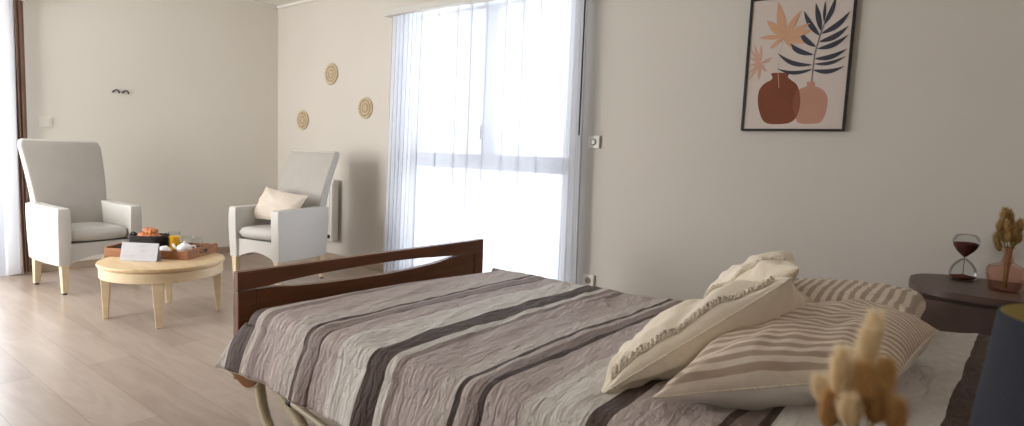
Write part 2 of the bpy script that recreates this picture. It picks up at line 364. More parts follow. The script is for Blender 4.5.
# ------------------------------------------------------------------ curtains
bm = bmesh.new(); box(bm, 1.80, 3.86, -.135, -.0, 2.182, 2.235, .004)
tag(obj('curtain_pelmet', bm, M['pelmet']), 'long white curtain pelmet box above the wide sheer curtain', 'pelmet')
def curtain(name, x0t, x1t, x0b, x1b, ztop, zbot, ynom, n, amp, seed, m, along='x', parent=None, power=1.0, nz=26, nn=None):
    rnd = random.Random(seed); ph = [rnd.uniform(0, 6.28) for _ in range(8)]
    def fn(u, v):
        z = ztop + (zbot-ztop)*v
        a = (x0t+(x0b-x0t)*v); b = (x1t+(x1b-x1t)*v)
        uu = u**power
        x = a+(b-a)*uu
        k = 2*PI*n*(u + .012*math.sin(9*u+ph[0]) + .01*math.sin(21*u+ph[1]))
        am = amp*(.55+.45*v)*(1+.35*math.sin(5*u+ph[2]+v))
        pp = ((k+.35*math.sin(1.5*v+ph[3]))/(2*PI)) % 1.0
        if pp < .86: w_ = -1+2*(pp/.86)
        else: w_ = 1-2*((pp-.86)/.14)
        x += (w_+1)*.5*min(.055, (b-a)/n*.40)*math.sin(PI*min(1, max(0, u*1.0)))**.2
        off = (-1 if along == 'x' else 1)*am*(w_*.8) - .3*am*math.sin(k) + .15*amp*math.sin(13*u+5*v+ph[5])
        return (x, ynom+off, z) if along == 'x' else (ynom-off, x, z)
    bm = bmesh.new(); grid(bm, nn or int(n*24), nz, fn)
    return obj(name, bm, m, parent, smooth=True)
c1 = curtain('sheer_curtain', 1.86, 3.70, 1.80, 3.74, 2.180, .018, -.075, 11, .026, 3, M['sheer'])
tag(c1, 'wide white sheer curtain hanging over the tall window beyond the bed', 'curtain')
curtain('gathered_edge', 1.87, 2.16, 1.815, 2.10, 2.180, .018, -.10, 6, .016, 5, M['sheer_dense'], parent=c1)
curtain('gathered_edge', 3.60, 3.70, 3.60, 3.745, 2.180, .018, -.092, 3, .012, 6, M['sheer'], parent=c1)
bm = bmesh.new(); tube(bm, [(3.715, -.115, 2.18), (3.72, -.117, 1.7), (3.725, -.12, 1.22)], .0055, 8)
tag(obj('curtain_wand', bm, M['darkplastic']), 'thin dark wand hanging beside the right edge of the wide sheer curtain', 'curtain wand')
# west side
bm = bmesh.new(); box(bm, 0, .15, -4.3, -2.06, 2.075, 2.2, .005)
tag(obj('curtain_pelmet', bm, M['whiteplastic']), 'white pelmet box above the brown drape beside the armchairs', 'pelmet')
c2 = curtain('sheer_curtain', -4.2, -2.16, -4.2, -2.17, 2.074, .02, .10, 12, .024, 9, M['sheer'], along='y')
tag(c2, 'bright white sheer curtain hanging beside the brown drape behind the near armchair', 'curtain')
c3 = curtain('brown_drape', -2.17, -2.088, -2.15, -2.093, 2.074, .02, .062, 3, .016, 11, M['brown_drape'], along='y')
tag(c3, 'narrow brown drape hanging against the wall beside the white sheer', 'drape')
bm = bmesh.new()
for k in range(6):
    yy = -2.15+.014*k; box(bm, .03, .10, yy, yy+.007, 2.062, 2.08, .001)
obj('curtain_hooks', bm, M['whiteplastic'], c3)

# ------------------------------------------------------------------ wall things
def disc(x, z, R, label, fringe):
    bm = bmesh.new()
    k = 0; r = .016
    while r < R-.004:
        lathe_pts = [(x+r*math.cos(a*PI/20), -.010, z+r*math.sin(a*PI/20)) for a in range(41)]
        tube(bm, lathe_pts, .0062, 6, mi=1 if k in (2, 5) else 0, cap=False)
        r += .0105; k += 1
    poly = [(x+(R-.006)*math.cos(a*PI/16), z+(R-.006)*math.sin(a*PI/16)) for a in range(32)]
    prism(bm, poly, 'y', -.008, -.001)
    if fringe:
        for a in range(26):
            t = a*2*PI/26; tube(bm, [(x+(R-.008)*math.cos(t), -.01, z+(R-.008)*math.sin(t)), (x+(R+.012)*math.cos(t+.05), -.012, z+(R+.012)*math.sin(t+.05))], [.004, .002], 5)
    o = obj('woven_wall_disc', bm, [M['straw'], M['strawdark']], smooth=True)
    tag(o, label, 'wall decoration', 'woven straw discs on the wall')
disc(.924, 1.774, .095, 'round woven straw wall disc with a fringed edge, highest of the three', True)
disc(.463, 1.345, .098, 'round woven straw wall disc just above the armchair with a cushion, nearest the room corner', False)
disc(1.43, 1.447, .103, 'round woven straw wall disc closest to the sheer curtain', False)

def wall_plate(name, x, z, label, cat, kind):
    t = thing(name, label, cat, (x, 0, z))
    bm = bmesh.new(); box(bm, -.041, .041, -.011, 0, -.041, .041, .003); obj('plate', bm, M['whiteplastic'], t)
    bm = bmesh.new(); a = [(.022*math.cos(i*PI/12), .022*math.sin(i*PI/12)) for i in range(24)]
    prism(bm, a, 'y', -.0135, -.0108); obj('dial' if kind else 'socket_well', bm, M['piping'], t)
    bm = bmesh.new()
    if kind: a = [(.014*math.cos(i*PI/12), .014*math.sin(i*PI/12)) for i in range(24)]; prism(bm, a, 'y', -.022, -.0132); obj('knob', bm, M['whiteplastic'], t)
    else:
        for s in (-.0095, .0095): prism(bm, [(s+.003*math.cos(i*PI/6), .003*math.sin(i*PI/6)) for i in range(12)], 'y', -.0145, -.0134)
        obj('pin_holes', bm, M['darkplastic'], t)
    bm = bmesh.new(); box(bm, .0415, .052, -.009, 0, -.041, .041, .002); obj('side_trim', bm, M['piping'], t)
wall_plate('dimmer_switch', 3.775, 1.184, 'white wall switch plate beside the curtain wand at chest height', 'switch', 1)
wall_plate('wall_socket', 3.79, .256, 'white wall socket low beside the curtain, just above the bed edge', 'socket', 0)
t = thing('light_switch', 'small plain light switch on the wall above the near armchair', 'switch', (0, -1.96, 1.18))
bm = bmesh.new(); box(bm, 0, .009, -.04, .04, -.04, .04, .003); obj('plate', bm, M['wallw_lit'], t)
bm = bmesh.new(); box(bm, .009, .012, -.025, .025, -.03, .03, .002); obj('rocker', bm, M['wallw_lit'], t)
for y, lb in ((-1.475, 'short black curved cable stub on the bare wall, the one closer to the brown drape'), (-1.405, 'short black curved cable stub on the bare wall, the one closer to the room corner')):
    bm = bmesh.new(); tube(bm, [(0, y-.025, 1.465), (.018, y-.012, 1.482), (.024, y, 1.488), (.02, y+.014, 1.48), (.012, y+.022, 1.462)], .0055, 8)
    tag(obj('cable_stub', bm, M['darkplastic'], smooth=True), lb, 'cable')

# radiator behind the cushioned armchair
t = thing('radiator', 'pale slim wall radiator behind the cushioned armchair', 'radiator', (0, 0, 0))
bm = bmesh.new(); box(bm, .5, 1.10, -.10, -.035, .2, .78, .012, 3); obj('panel', bm, M['radiator'], t)
bm = bmesh.new()
for i in range(14): box(bm, .53+i*.042, .55+i*.042, -.108, -.098, .23, .75, .003)
obj('fins', bm, M['radiator'], t)
for xx in (.6, 1.0):
    bm = bmesh.new(); box(bm, xx, xx+.04, -.04, 0, .3, .7); obj('wall_bracket', bm, M['whiteplastic'], t)
bm = bmesh.new(); tube(bm, [(1.045, -.10, .245), (1.045, -.145, .245)], .018, 14); obj('valve_knob', bm, M['darkplastic'], t)

# ------------------------------------------------------------------ framed print
t = thing('framed_print', 'framed print of two vases with leaves on the wall above the bed', 'picture')
FX0, FX1, FZ0, FZ1 = 4.712, 5.220, 1.262, 1.975
bm = bmesh.new(); fw = .012
box(bm, FX0, FX0+fw, -.03, 0, FZ0, FZ1, .001); box(bm, FX1-fw, FX1, -.03, 0, FZ0, FZ1, .001)
box(bm, FX0+fw, FX1-fw, -.03, 0, FZ0, FZ0+fw, .001); box(bm, FX0+fw, FX1-fw, -.03, 0, FZ1-fw, FZ1, .001)
obj('frame', bm, M['frameblack'], t)
bm = bmesh.new(); box(bm, FX0+fw, FX1-fw, -.021, -.002, FZ0+fw, FZ1-fw)
layer = [0]
def flat(pts, mi):
    layer[0] += 1; y = -.0212 - .00006*layer[0]
    pts = [(min(max(x, FX0+fw+.001), FX1-fw-.001), min(max(z, FZ0+fw), FZ1-fw-.001)) for x, z in pts]
    f = bm.faces.new([bm.verts.new((x, y, z)) for x, z in pts]); f.material_index = mi
    f.normal_update()
    if f.normal.y > 0: f.normal_flip()
def smooth_poly(P, n=4):
    out = []; N = len(P)
    for i in range(N):
        p0, p1, p2, p3 = [P[(i+k-1) % N] for k in range(4)]
        for j in range(n):
            s = j/n
            out.append(tuple(.5*((2*p1[c])+(-p0[c]+p2[c])*s+(2*p0[c]-5*p1[c]+4*p2[c]-p3[c])*s*s+(-p0[c]+3*p1[c]-3*p2[c]+p3[c])*s**3) for c in (0, 1)))
    return out
def leaf(b, tp, w, bend, mi, n=12):
    b = Vector(b); tp = Vector(tp); d = tp-b; L = d.length; nn = Vector((-d.y, d.x))/L
    up, dn = [], []
    for i in range(n+1):
        s = i/n; c = b+d*s+nn*(bend*L*math.sin(PI*s)); ww = w*(math.sin(PI*s**.85)**.9 if 0 < s < 1 else 0)*.62
        up.append(c+nn*ww); dn.append(c-nn*ww)
    pts = [tuple(p) for p in up]+[tuple(p) for p in reversed(dn[1:-1])]
    flat(pts, mi)
def line(P, w, mi):
    for a, b in zip(P, P[1:]):
        a = Vector(a); b = Vector(b); d = (b-a).normalized(); n = Vector((-d.y, d.x))*w/2
        flat([tuple(a+n), tuple(b+n), tuple(b-n), tuple(a-n)], mi)
V1 = [(4.8503,1.5723),(4.9306,1.568),(4.9322,1.5481),(4.9482,1.5316),(4.9797,1.5041),(4.9985,1.4514),(5.0032,1.3939),(4.993,1.3417),(4.9709,1.3129),(4.9374,1.3008),(4.8618,1.2998),(4.8243,1.3189),(4.8024,1.3653),(4.7892,1.4198),(4.7908,1.4794),(4.8138,1.5163),(4.8481,1.5362),(4.8544,1.5518)]
V2 = [(5.0265,1.5177),(5.0631,1.5151),(5.0661,1.4955),(5.0903,1.4843),(5.1152,1.4631),(5.1306,1.427),(5.1298,1.3711),(5.1175,1.3252),(5.0961,1.3032),(5.0107,1.3023),(4.9865,1.3313),(4.9672,1.3894),(4.9678,1.4419),(4.9823,1.4728),(5.0052,1.4875),(5.0282,1.497)]
flat(smooth_poly(V2), 2); flat(smooth_poly(V1), 1)
flat(smooth_poly([(4.985,1.482),(5.0,1.44),(5.003,1.39),(4.993,1.345),(4.985,1.333),(4.968,1.389),(4.969,1.442)]), 3)
FLOWER = [((4.8537,1.9436),.03),((4.9701,1.8916),.022),((4.8023,1.8552),.026),((4.7682,1.7656),.018),((4.8277,1.7022),.014),((4.9429,1.6933),.012),((5.004,1.7168),.022),((5.0283,1.7813),.026),((5.0191,1.8197),.02)]
SMALL = [((4.7445,1.7355),.012),((4.7834,1.7302),.014),((4.7149+.012,1.7093),.012),((4.728,1.6653),.014),((4.728,1.6188),.013),((4.8482,1.6557),.01),((4.84,1.6377),.01),((4.819,1.5803),.014),((4.7853,1.5358),.014),((4.7309,1.5383),.014),((4.728,1.5749),.014)]
FERN = [((5.0494,1.5833),(4.8716,1.596),.017,.12),((5.0477,1.6038),(4.8695,1.6779),.02,.12),((5.0482,1.6547),(4.9119,1.7374),.022,.1),((5.0542,1.6949),(4.966,1.7893),.022,.08),((5.0682,1.7493),(4.9821,1.8846),.022,.05),((5.0708,1.7742),(5.0356,1.9187),.022,0),((5.0809,1.8184),(5.0789,1.9233),.012,0),((5.0821,1.8032),(5.1264,1.9423),.02,-.05),((5.072,1.759),(5.1958,1.8601),.024,-.1),((5.0661,1.7192),(5.1953,1.7889),.024,-.1),((5.0597,1.6843),(5.1991,1.7449),.022,-.1),((5.0523,1.6341),(5.1988,1.6761),.022,-.1),((5.052,1.6086),(5.1971,1.6392),.016,-.1),((5.0499,1.5781),(5.1947,1.5899),.02,-.12)]
line([(4.8933,1.7598),(4.883,1.6665),(4.8802,1.577)], .002, 7); line([(4.8802,1.577),(4.892,1.4918)], .003, 4)
line([(4.7868,1.6288),(4.8293,1.5798)], .002, 5)
for tp, w in SMALL: leaf((4.7868,1.6288), tp, w, 0, 5)
for b, tp, w, bd in FERN: leaf(b, tp, w*.95, bd, 6)
line([(5.0479,1.5168),(5.0494,1.5833),(5.0515,1.6596),(5.065,1.7319),(5.075,1.7789),(5.093,1.837)], .0035, 6)
for tp, w in FLOWER: leaf((4.8933,1.7598), tp, w*1.15, 0, 4)
obj('print', bm, [M['printbg'], M['rust'], M['blush'], M['overlap'], M['peach'], M['pinkleaf'], M['slate'], M['stemline']], t, angle='keep')

# ------------------------------------------------------------------ armchairs
def make_armchair(loc, rz, label):
    t = thing('armchair', label, 'armchair', loc, rz, 'pale high-backed armchairs by the coffee table')
    W = .260
    for s in (-1, 1):   # armrest: side panel, front to back, gently waisted
        bm = bmesh.new()
        prof = [(-.262, .205), (-.270, .40), (-.272, .50), (-.272, .572), (-.266, .587), (-.252, .593), (-.10, .592), (.05, .594), (.20, .60), (.262, .592), (.258, .50), (.245, .35), (.236, .215), (.228, .203), (.10, .200), (-.10, .200), (-.252, .200)]
        x0, x1 = (s*W, s*(W-.075))
        if x0 > x1: x0, x1 = x1, x0
        prism(bm, prof, 'x', x0, x1)
        bmesh.ops.bevel(bm, geom=[e for e in bm.edges if len(e.link_faces) == 2 and any(len(f.verts) > 10 for f in e.link_faces)], offset=.009, segments=3, profile=.5, affect='EDGES')
        obj('armrest', bm, M['leather'], t, smooth=True, angle=40)
    # apron with arched lower edge
    bm = bmesh.new()
    poly = [(-W+.07, .345)]+[(-W+.07, .205)]+[(x, .205+.048*math.cos(x/(W-.07)*PI/2)) for x in [(-.19+i*.02) for i in range(20)]]+[(W-.07, .205), (W-.07, .345)]
    prism(bm, poly, 'y', -.243, -.20)
    box(bm, -W+.07, W-.07, -.20, .22, .255, .345)
    obj('seat_base', bm, M['leather'], t, smooth=True, angle=35)
    bm = bmesh.new()
    def cu(u, v):
        a = 2*PI*u
        return None
    # cushion : rounded slab with bowed front
    n = 24
    def top(u, v):
        x = (u-.5)*2; y = (v-.5)*2
        e = (1-abs(x)**5)*(1-abs(y)**5)
        return ((W-.078)*x, -.02+.225*y-.018*(1-x*x)*(1 if y < 0 else 0)*abs(y)**2, .395+.045*max(e, 0)**.13+.006*(1-x*x)*(1-y*y))
    def bot(u, v):
        x, y, z = top(u, v); return (x, y, .395-(z-.395)*.95)
    grid(bm, n, n, top); grid(bm, n, n, bot); bmesh.ops.remove_doubles(bm, verts=bm.verts, dist=1e-4)
    obj('seat_cushion', bm, M['seatfab'], t, smooth=True)
    # backrest
    bm = bmesh.new()
    def sec(z):
        s = (z-.30)/.735
        w = .200 + .056*min(1, max(0, s))**.8
        yf = .145+.02*s+.175*s*s; yb = yf + .10 - .035*s
        return w, yf, yb
    rings = []
    N = 18
    for i in range(N+1):
        z = .30+.735*i/N; w, yf, yb = sec(z)
        if i == N: w -= .012
        r = .012; pts = []
        for cx, cy, a0 in ((w-r, yf+r, -90), (w-r, yb-r, 0), (-w+r, yb-r, 90), (-w+r, yf+r, 180)):
            for k in range(5):
                a = math.radians(a0+k*22.5); pts.append((cx+r*math.cos(a), cy+r*math.sin(a)))
        zz = lambda x: z + (.006*(1-(x/w)**2) if i == N else 0)
        rings.append([bm.verts.new((px, py, zz(px))) for px, py in pts])
    for a, b in zip(rings, rings[1:]):
        for k in range(20):
            f = bm.faces.new((a[k], a[(k+1) % 20], b[(k+1) % 20], b[k])); f.material_index = 1 if k in (19, 18, 17, 16, 0, 1, 2) else 0
    w, yf, yb = sec(1.035)
    tr = [bm.verts.new((v.co.x*.93, (v.co.y-(yf+yb)/2)*.6+(yf+yb)/2, v.co.z+.012)) for v in rings[-1]]
    for k in range(20): bm.faces.new((rings[-1][k], rings[-1][(k+1) % 20], tr[(k+1) % 20], tr[k]))
    bm.faces.new(tr); bm.faces.new(list(reversed(rings[0])))
    obj('backrest', bm, [M['leather'], M['greyfab']], t, smooth=True, angle=50)
    for sxx, yy, sp in ((-1, -.235, 0), (1, -.235, 0), (-1, .20, .03), (1, .20, .03)):
        bm = bmesh.new(); a, b = .017, .024; cx = sxx*(W-.04)
        hexa(bm, [(cx-a, yy-a+sp, .012), (cx+a, yy-a+sp, .012), (cx+a, yy+a+sp, .012), (cx-a, yy+a+sp, .012)], [(cx-b, yy-b, .215), (cx+b, yy-b, .215), (cx+b, yy+b, .215), (cx-b, yy+b, .215)], .003)
        lg = obj('leg', bm, M['maple'], t)
        bm = bmesh.new(); lathe(bm, [(0, 0), (.014, 0), (.014, .013), (0, .013)], (cx, yy+sp, 0), 14); obj('foot_glide', bm, M['foot'], lg)
    return t
make_armchair((.675, -1.922, 0), math.radians(95), 'empty pale armchair with a tall grey back, beside the brown drape')
make_armchair((1.437, -.833, 0), math.radians(12.5), 'pale armchair holding a small cream cushion, in front of the room corner')

# ------------------------------------------------------------------ soft things
def pillow(name, C, th, mats, label, cat, group=None, parent=None, n=44, pinch=.07, wr=.006, seed=0, flat_pow=.5, sag=1.0, sub_edge=True, backmi=0):
    """C: corner points P00,P10,P11,P01; u along P00-P10, v along P00-P01"""
    P00, P10, P11, P01 = [Vector(c) for c in C]
    nrm = ((P10-P00).cross(P01-P00)+(P10-P11).cross(P01-P11)*0+ (P11-P01).cross(P11-P10)*0).normalized()
    def base(x, y):
        k = 1-pinch*(1-y*y)*1.0; l = 1-pinch*(1-x*x)*1.0
        u = (x*k+1)/2; v = (y*l+1)/2
        return P00*(1-u)*(1-v)+P10*u*(1-v)+P11*u*v+P01*(1-u)*v
    def hgt(x, y):
        return (max(0, (1-abs(x)**2.6))*max(0, (1-abs(y)**2.6)))**flat_pow
    def mk(sgn):
        def fn(u, v):
            # denser near the edges
            x = -math.cos(PI*u); y = -math.cos(PI*v)
            p = base(x, y); h = hgt(x, y)
            r = max(abs(x), abs(y))
            w = noise.noise(Vector((x*2.1+seed, y*2.1, sgn*3.1)))*wr*2.2 + noise.noise(Vector((x*5+seed, y*5, sgn)))*wr
            # radiating creases from the corners
            ang = math.atan2(1-abs(y)+1e-6, 1-abs(x)+1e-6)
            cdist = math.hypot(1-abs(x), 1-abs(y))
            w += wr*1.2*math.sin(ang*9+seed)*math.exp(-cdist*2.2)*min(1, cdist*6)
            t = th*(1.0 if sgn > 0 else sag)
            return p + nrm*sgn*(t*.5*h + w*min(1, h*2.0))
        return fn
    uvf = lambda u, v: ((1-math.cos(PI*u))/2, (1-math.cos(PI*v))/2)
    bm = bmesh.new()
    grid(bm, n, n, mk(1), uvf, 0); grid(bm, n, n, mk(-1), uvf, backmi, flip=True)
    bmesh.ops.remove_doubles(bm, verts=bm.verts, dist=1e-5)
    o = obj(name, bm, mats, parent, smooth=True)
    if label: tag(o, label, cat, group)
    surf = mk(1); top = lambda x, y: surf(math.acos(max(-1, min(1, -x)))/PI, math.acos(max(-1, min(1, -y)))/PI)
    base.top = top
    return o, base, nrm
def seam(base, parent, m, r=.003, name='piping'):
    bm = bmesh.new(); P = []
    N = 22
    for a, b in (((-1, -1), (1, -1)), ((1, -1), (1, 1)), ((1, 1), (-1, 1)), ((-1, 1), (-1, -1))):
        for i in range(N): s = i/N; P.append(base(a[0]+(b[0]-a[0])*s, a[1]+(b[1]-a[1])*s))
    P.append(P[0]); tube(bm, P, r, 6, cap=False)
    obj(name, bm, m, parent, smooth=True)

# cushion on the far armchair (leans on its backrest)
ca = math.radians(12.5); ex = Vector((math.cos(ca), math.sin(ca), 0)); ey = Vector((-math.sin(ca), math.cos(ca), 0)); o3 = Vector((1.437, -.833, 0))
def L3(a, b, z): return o3+ex*a+ey*b+Vector((0, 0, z))
cu1, bs1, _ = pillow('lumbar_cushion', [L3(-.232, -.10, .492), L3(.185, -.06, .48), L3(.205, .075, .685), L3(-.20, .04, .735)], .125, M['ivory'],
                     'small cream lumbar cushion propped on the armchair in front of the corner', 'cushion', n=34, seed=2)
seam(bs1, cu1, M['cream'])

# ------------------------------------------------------------------ coffee table
TX, TY = 1.857, -1.87
t = thing('coffee_table', 'round pale wooden coffee table holding the breakfast tray', 'table', (TX, TY, 0))
bm = bmesh.new(); lathe(bm, [(0, .325), (.327, .325), (.337, .329), (.34, .337), (.337, .346), (.327, .350), (0, .350)], seg=72); obj('tabletop', bm, M['tabletop'], t, smooth=True, angle=40)
bm = bmesh.new(); lathe(bm, [(.300, .262), (.325, .262), (.329, .266), (.329, .318), (.323, .325), (.300, .325)], seg=72); obj('apron', bm, M['maple'], t, smooth=True, angle=40)
for k in range(4):
    a = math.radians(-27+90*k); d = Vector((math.cos(a), math.sin(a), 0)); s = Vector((-d.y, d.x, 0))
    bm = bmesh.new(); b0 = d*.300; t0 = d*.292
    q = lambda c, w, dd, z: [tuple(c+s*w*i+d*dd*j+Vector((0, 0, z))) for i, j in ((-1, -1), (1, -1), (1, 1), (-1, 1))]
    hexa(bm, q(b0, .015, .013, 0), q(t0, .034, .028, .30), .004); obj('leg', bm, M['maple'], t)

# serving tray
e1 = Vector((.82, .572, 0)); e2 = Vector((-.572, .82, 0)); TC = Vector((1.685, -1.80, .350)); ra = math.atan2(.572, .82)
t = thing('serving_tray', 'wooden serving tray with slotted handles on the coffee table', 'tray', TC, ra)
a, b, hh = .262, .17, .052
bm = bmesh.new(); box(bm, -a, a, -b, b, 0, .008); obj('tray_base', bm, M['trayw'], t)
for y0, y1 in ((-b, -b+.011), (b-.011, b)):
    bm = bmesh.new(); box(bm, -a, a, y0, y1, .008, hh, .002); obj('side_panel', bm, M['trayw'], t)
for x0, x1 in ((-a, -a+.011), (a-.011, a)):
    bm = bmesh.new()   # end panel with a true slot
    box(bm, x0, x1, -b+.011, b-.011, .008, .022); box(bm, x0, x1, -b+.011, -.04, .022, .040); box(bm, x0, x1, .04, b-.011, .022, .040); box(bm, x0, x1, -b+.011, b-.011, .040, hh+.008)
    bmesh.ops.remove_doubles(bm, verts=bm.verts, dist=1e-5)
    obj('handle_panel', bm, M['trayw'], t)
    bm = bmesh.new()
    for z0, z1 in ((.020, .024), (.038, .042)): box(bm, x0-.001, x1+.001, -.042, .042, z0, z1)
    for yy in (-.042, .038): box(bm, x0-.001, x1+.001, yy, yy+.004, .024, .038)
    obj('slot_trim', bm, M['darkplastic'], t)
def TR(u, v, z): return TC+e1*u+e2*v+Vector((0, 0, z))
# bread basket + croissants
p = TR(-.138, .066, .0085)
t = thing('bread_basket', 'dark oblong basket of croissants on the serving tray', 'basket', p, ra)
bm = bmesh.new(); A, B = .095, .066
for k in range(9):
    z = .006+k*.0112; f = 1+.016*k
    pts = [(A*f*c, B*f*s, z) for c, s in [(math.copysign(abs(math.cos(t_))**.5, math.cos(t_)), math.copysign(abs(math.sin(t_))**.5, math.sin(t_))) for t_ in [2*PI*i/40 for i in range(41)]]]
    tube(bm, pts, .0058, 6, cap=False)
obj('woven_side', bm, M['basket'], t, smooth=True)
bm = bmesh.new(); prism(bm, [(A*math.copysign(abs(math.cos(q_))**.5, math.cos(q_)), B*math.copysign(abs(math.sin(q_))**.5, math.sin(q_))) for q_ in [2*PI*i/32 for i in range(32)]], 'z', .001, .006); obj('basket_base', bm, M['basket'], t)
for s in (-1, 1):
    bm = bmesh.new(); tube(bm, [(s*.104, -.03, .090), (s*.108, -.02, .106), (s*.110, 0, .112), (s*.108, .02, .106), (s*.104, .03, .090)], .005, 8); obj('handle', bm, M['basket'], t, smooth=True)
def croissant(loc, rz, tilt, sc_, label):
    bm = bmesh.new(); P = []; R_ = []
    for i in range(25):
        s = i/24*2-1; a_ = s*1.25
        P.append((.045*math.sin(a_)*1.1, .032*(1-math.cos(a_)), 0.0)); rr = .0225*(1-abs(s)**2.2)+.0035
        R_.append(rr*(1+.12*math.cos(i*PI/1.9)))
    tube(bm, P, R_, 12)
    o = obj('croissant', bm, M['croissant'], smooth=True); o.location = loc; o.rotation_euler = (tilt, 0.0, rz); o.scale = (sc_,)*3
    tag(o, label, 'croissant', 'croissants in the basket')
croissant(p+Vector((-.045, -.02, .086)), .3, .1, 1.0, 'golden croissant at the armchair end of the basket')
croissant(p+Vector((.03, .015, .086)), 1.6, -.1, 1.0, 'golden croissant lying at the juice end of the basket')
croissant(p+Vector((-.005, .005, .120)), .6, .45, 1.0, 'golden croissant on top of the heap in the basket')
# juice glass
g = TR(.012, .095, .0085)
t = thing('juice_glass', 'clear tumbler of orange juice beside the croissant basket', 'glass', g)
bm = bmesh.new(); lathe(bm, [(0, 0), (.030, 0), (.036, .122), (.0345, .122), (.0288, .004), (0, .004)], seg=32); obj('tumbler', bm, M['glass'], t, smooth=True, angle=50)
bm = bmesh.new(); lathe(bm, [(0, .0045), (.0285, .0045), (.0332, .094), (0, .094)], seg=32); obj('orange_juice', bm, M['juice'], t, smooth=True, angle=50)
# small pot with lid, spout and handle
g = TR(.135, .005, .0085)
t = thing('teapot', 'small round white teapot in the middle of the tray end nearest its handle slot', 'teapot', g, ra+.2); t.scale = (1.18, 1.18, 1.18)
bm = bmesh.new(); lathe(bm, [(0, 0), (.022, 0), (.034, .012), (.039, .027), (.034, .042), (.022, .050), (0, .051)], seg=36); obj('pot_body', bm, M['porcelain'], t, smooth=True)
bm = bmesh.new(); lathe(bm, [(.021, .050), (.016, .056), (.004, .059), (.006, .066), (0, .069)], seg=24); obj('lid', bm, M['porcelain'], t, smooth=True)
bm = bmesh.new(); tube(bm, [(-.034, 0, .022), (-.05, 0, .032), (-.058, 0, .052)], [.010, .007, .005], 12); obj('spout', bm, M['porcelain'], t, smooth=True)
bm = bmesh.new(); tube(bm, [(.034, 0, .040), (.052, 0, .044), (.058, 0, .028), (.050, 0, .014), (.036, 0, .014)], .004, 8); obj('handle', bm, M['porcelain'], t, smooth=True)
# cup on saucer
g = TR(.045, -.062, .0085)
t = thing('saucer', 'white saucer under the upturned cup on the tray', 'saucer', g)
bm = bmesh.new(); lathe(bm, [(0, 0), (.03, 0), (.062, .009), (.064, .011), (.03, .004), (0, .004)], seg=36); obj('plate_rim', bm, M['porcelain'], t, smooth=True)
t = thing('teacup', 'white cup standing upside down on its saucer behind the paper card', 'cup', g+Vector((0, 0, .0045)), ra+2.4)
bm = bmesh.new(); lathe(bm, [(.040, 0), (.039, .016), (.033, .034), (.022, .044), (.018, .048), (.016, .045), (0, .044)], seg=36); obj('cup_bowl', bm, M['porcelain'], t, smooth=True)
bm = bmesh.new(); tube(bm, [(.038, 0, .012), (.055, 0, .014), (.058, 0, .026), (.046, 0, .034), (.034, 0, .032)], .0035, 8); obj('handle', bm, M['porcelain'], t, smooth=True)
# two stemless clear glasses behind the pot
for (u, v), lb in (((.085, .112), 'clear drinking glass at the back edge of the tray, closer to the orange juice'), ((.165, .10), 'clear drinking glass at the back edge of the tray, closer to the handle slot')):
    t = thing('drinking_glass', lb, 'glass', TR(u, v, .0085), 0, 'empty clear glasses on the tray')
    bm = bmesh.new(); lathe(bm, [(0, 0), (.018, 0), (.020, .006), (.030, .040), (.032, .07), (.029, .096), (.0275, .096), (.0305, .07), (.0285, .040), (.018, .008), (0, .005)], seg=30); obj('glass_bowl', bm, M['glass'], t, smooth=True, angle=60)
# jam pots with dark lids
for (u, v), lb in (((-.215, -.09), 'tiny jam jar with a dark lid at the tray corner beside the paper card'), ((.205, .055), 'tiny jam jar with a dark lid beside the tray handle slot')):
    t = thing('jam_jar', lb, 'jar', TR(u, v, .0085))
    bm = bmesh.new(); lathe(bm, [(0, 0), (.017, 0), (.019, .004), (.019, .026), (.016, .031), (0, .031)], seg=24); obj('jar_body', bm, M['porcelain'], t, smooth=True, angle=50)
    bm = bmesh.new(); lathe(bm, [(.0175, .031), (.0175, .040), (.015, .042), (0, .042)], seg=24); obj('lid', bm, M['darkplastic'], t, smooth=True, angle=50)
# paper card
P1 = Vector((1.765, -2.075, .352)); P2 = Vector((1.945, -1.945, .352)); dd = (P2-P1); nn = Vector((-dd.y, dd.x, 0)).normalized()
t = thing('menu_card', 'white folded paper card standing on the table rim against the tray', 'card')
bm = bmesh.new(); T1 = P1+nn*.028+Vector((0, 0, .105)); T2 = P2+nn*.028+Vector((0, 0, .105))
hexa(bm, [P1, P2, P2+nn*.0015, P1+nn*.0015], [T1, T2, T2+nn*.0015, T1+nn*.0015]); obj('front_leaf', bm, M['paper'], t)
bm = bmesh.new(); hexa(bm, [P1+nn*.046, P2+nn*.046, P2+nn*.0475, P1+nn*.0475], [T1+nn*.0018, T2+nn*.0018, T2+nn*.0033, T1+nn*.0033]); obj('back_leaf', bm, M['paper'], t)
def onc(s, h): return P1+dd*s+(nn*.028+Vector((0, 0, .105)))*h-nn*.0008+Vector((0, 0, -.0002))
for rows_ in (((.40, .75, .86), (.46, .68, .78)), ((.50, .70, .60), (.54, .66, .53)), ((.08, .42, .27), (.08, .36, .20))):
    bm = bmesh.new()
    for s0, s1, h in rows_:
        n_ = 6
        for i in range(n_):
            a_ = s0+(s1-s0)*i/n_; b_ = a_+(s1-s0)/n_*.72
            bm.faces.new([bm.verts.new(q_) for q_ in (onc(a_, h), onc(b_, h), onc(b_, h+.022), onc(a_, h+.022))])
    obj('faint_print', bm, M['ink'], t)

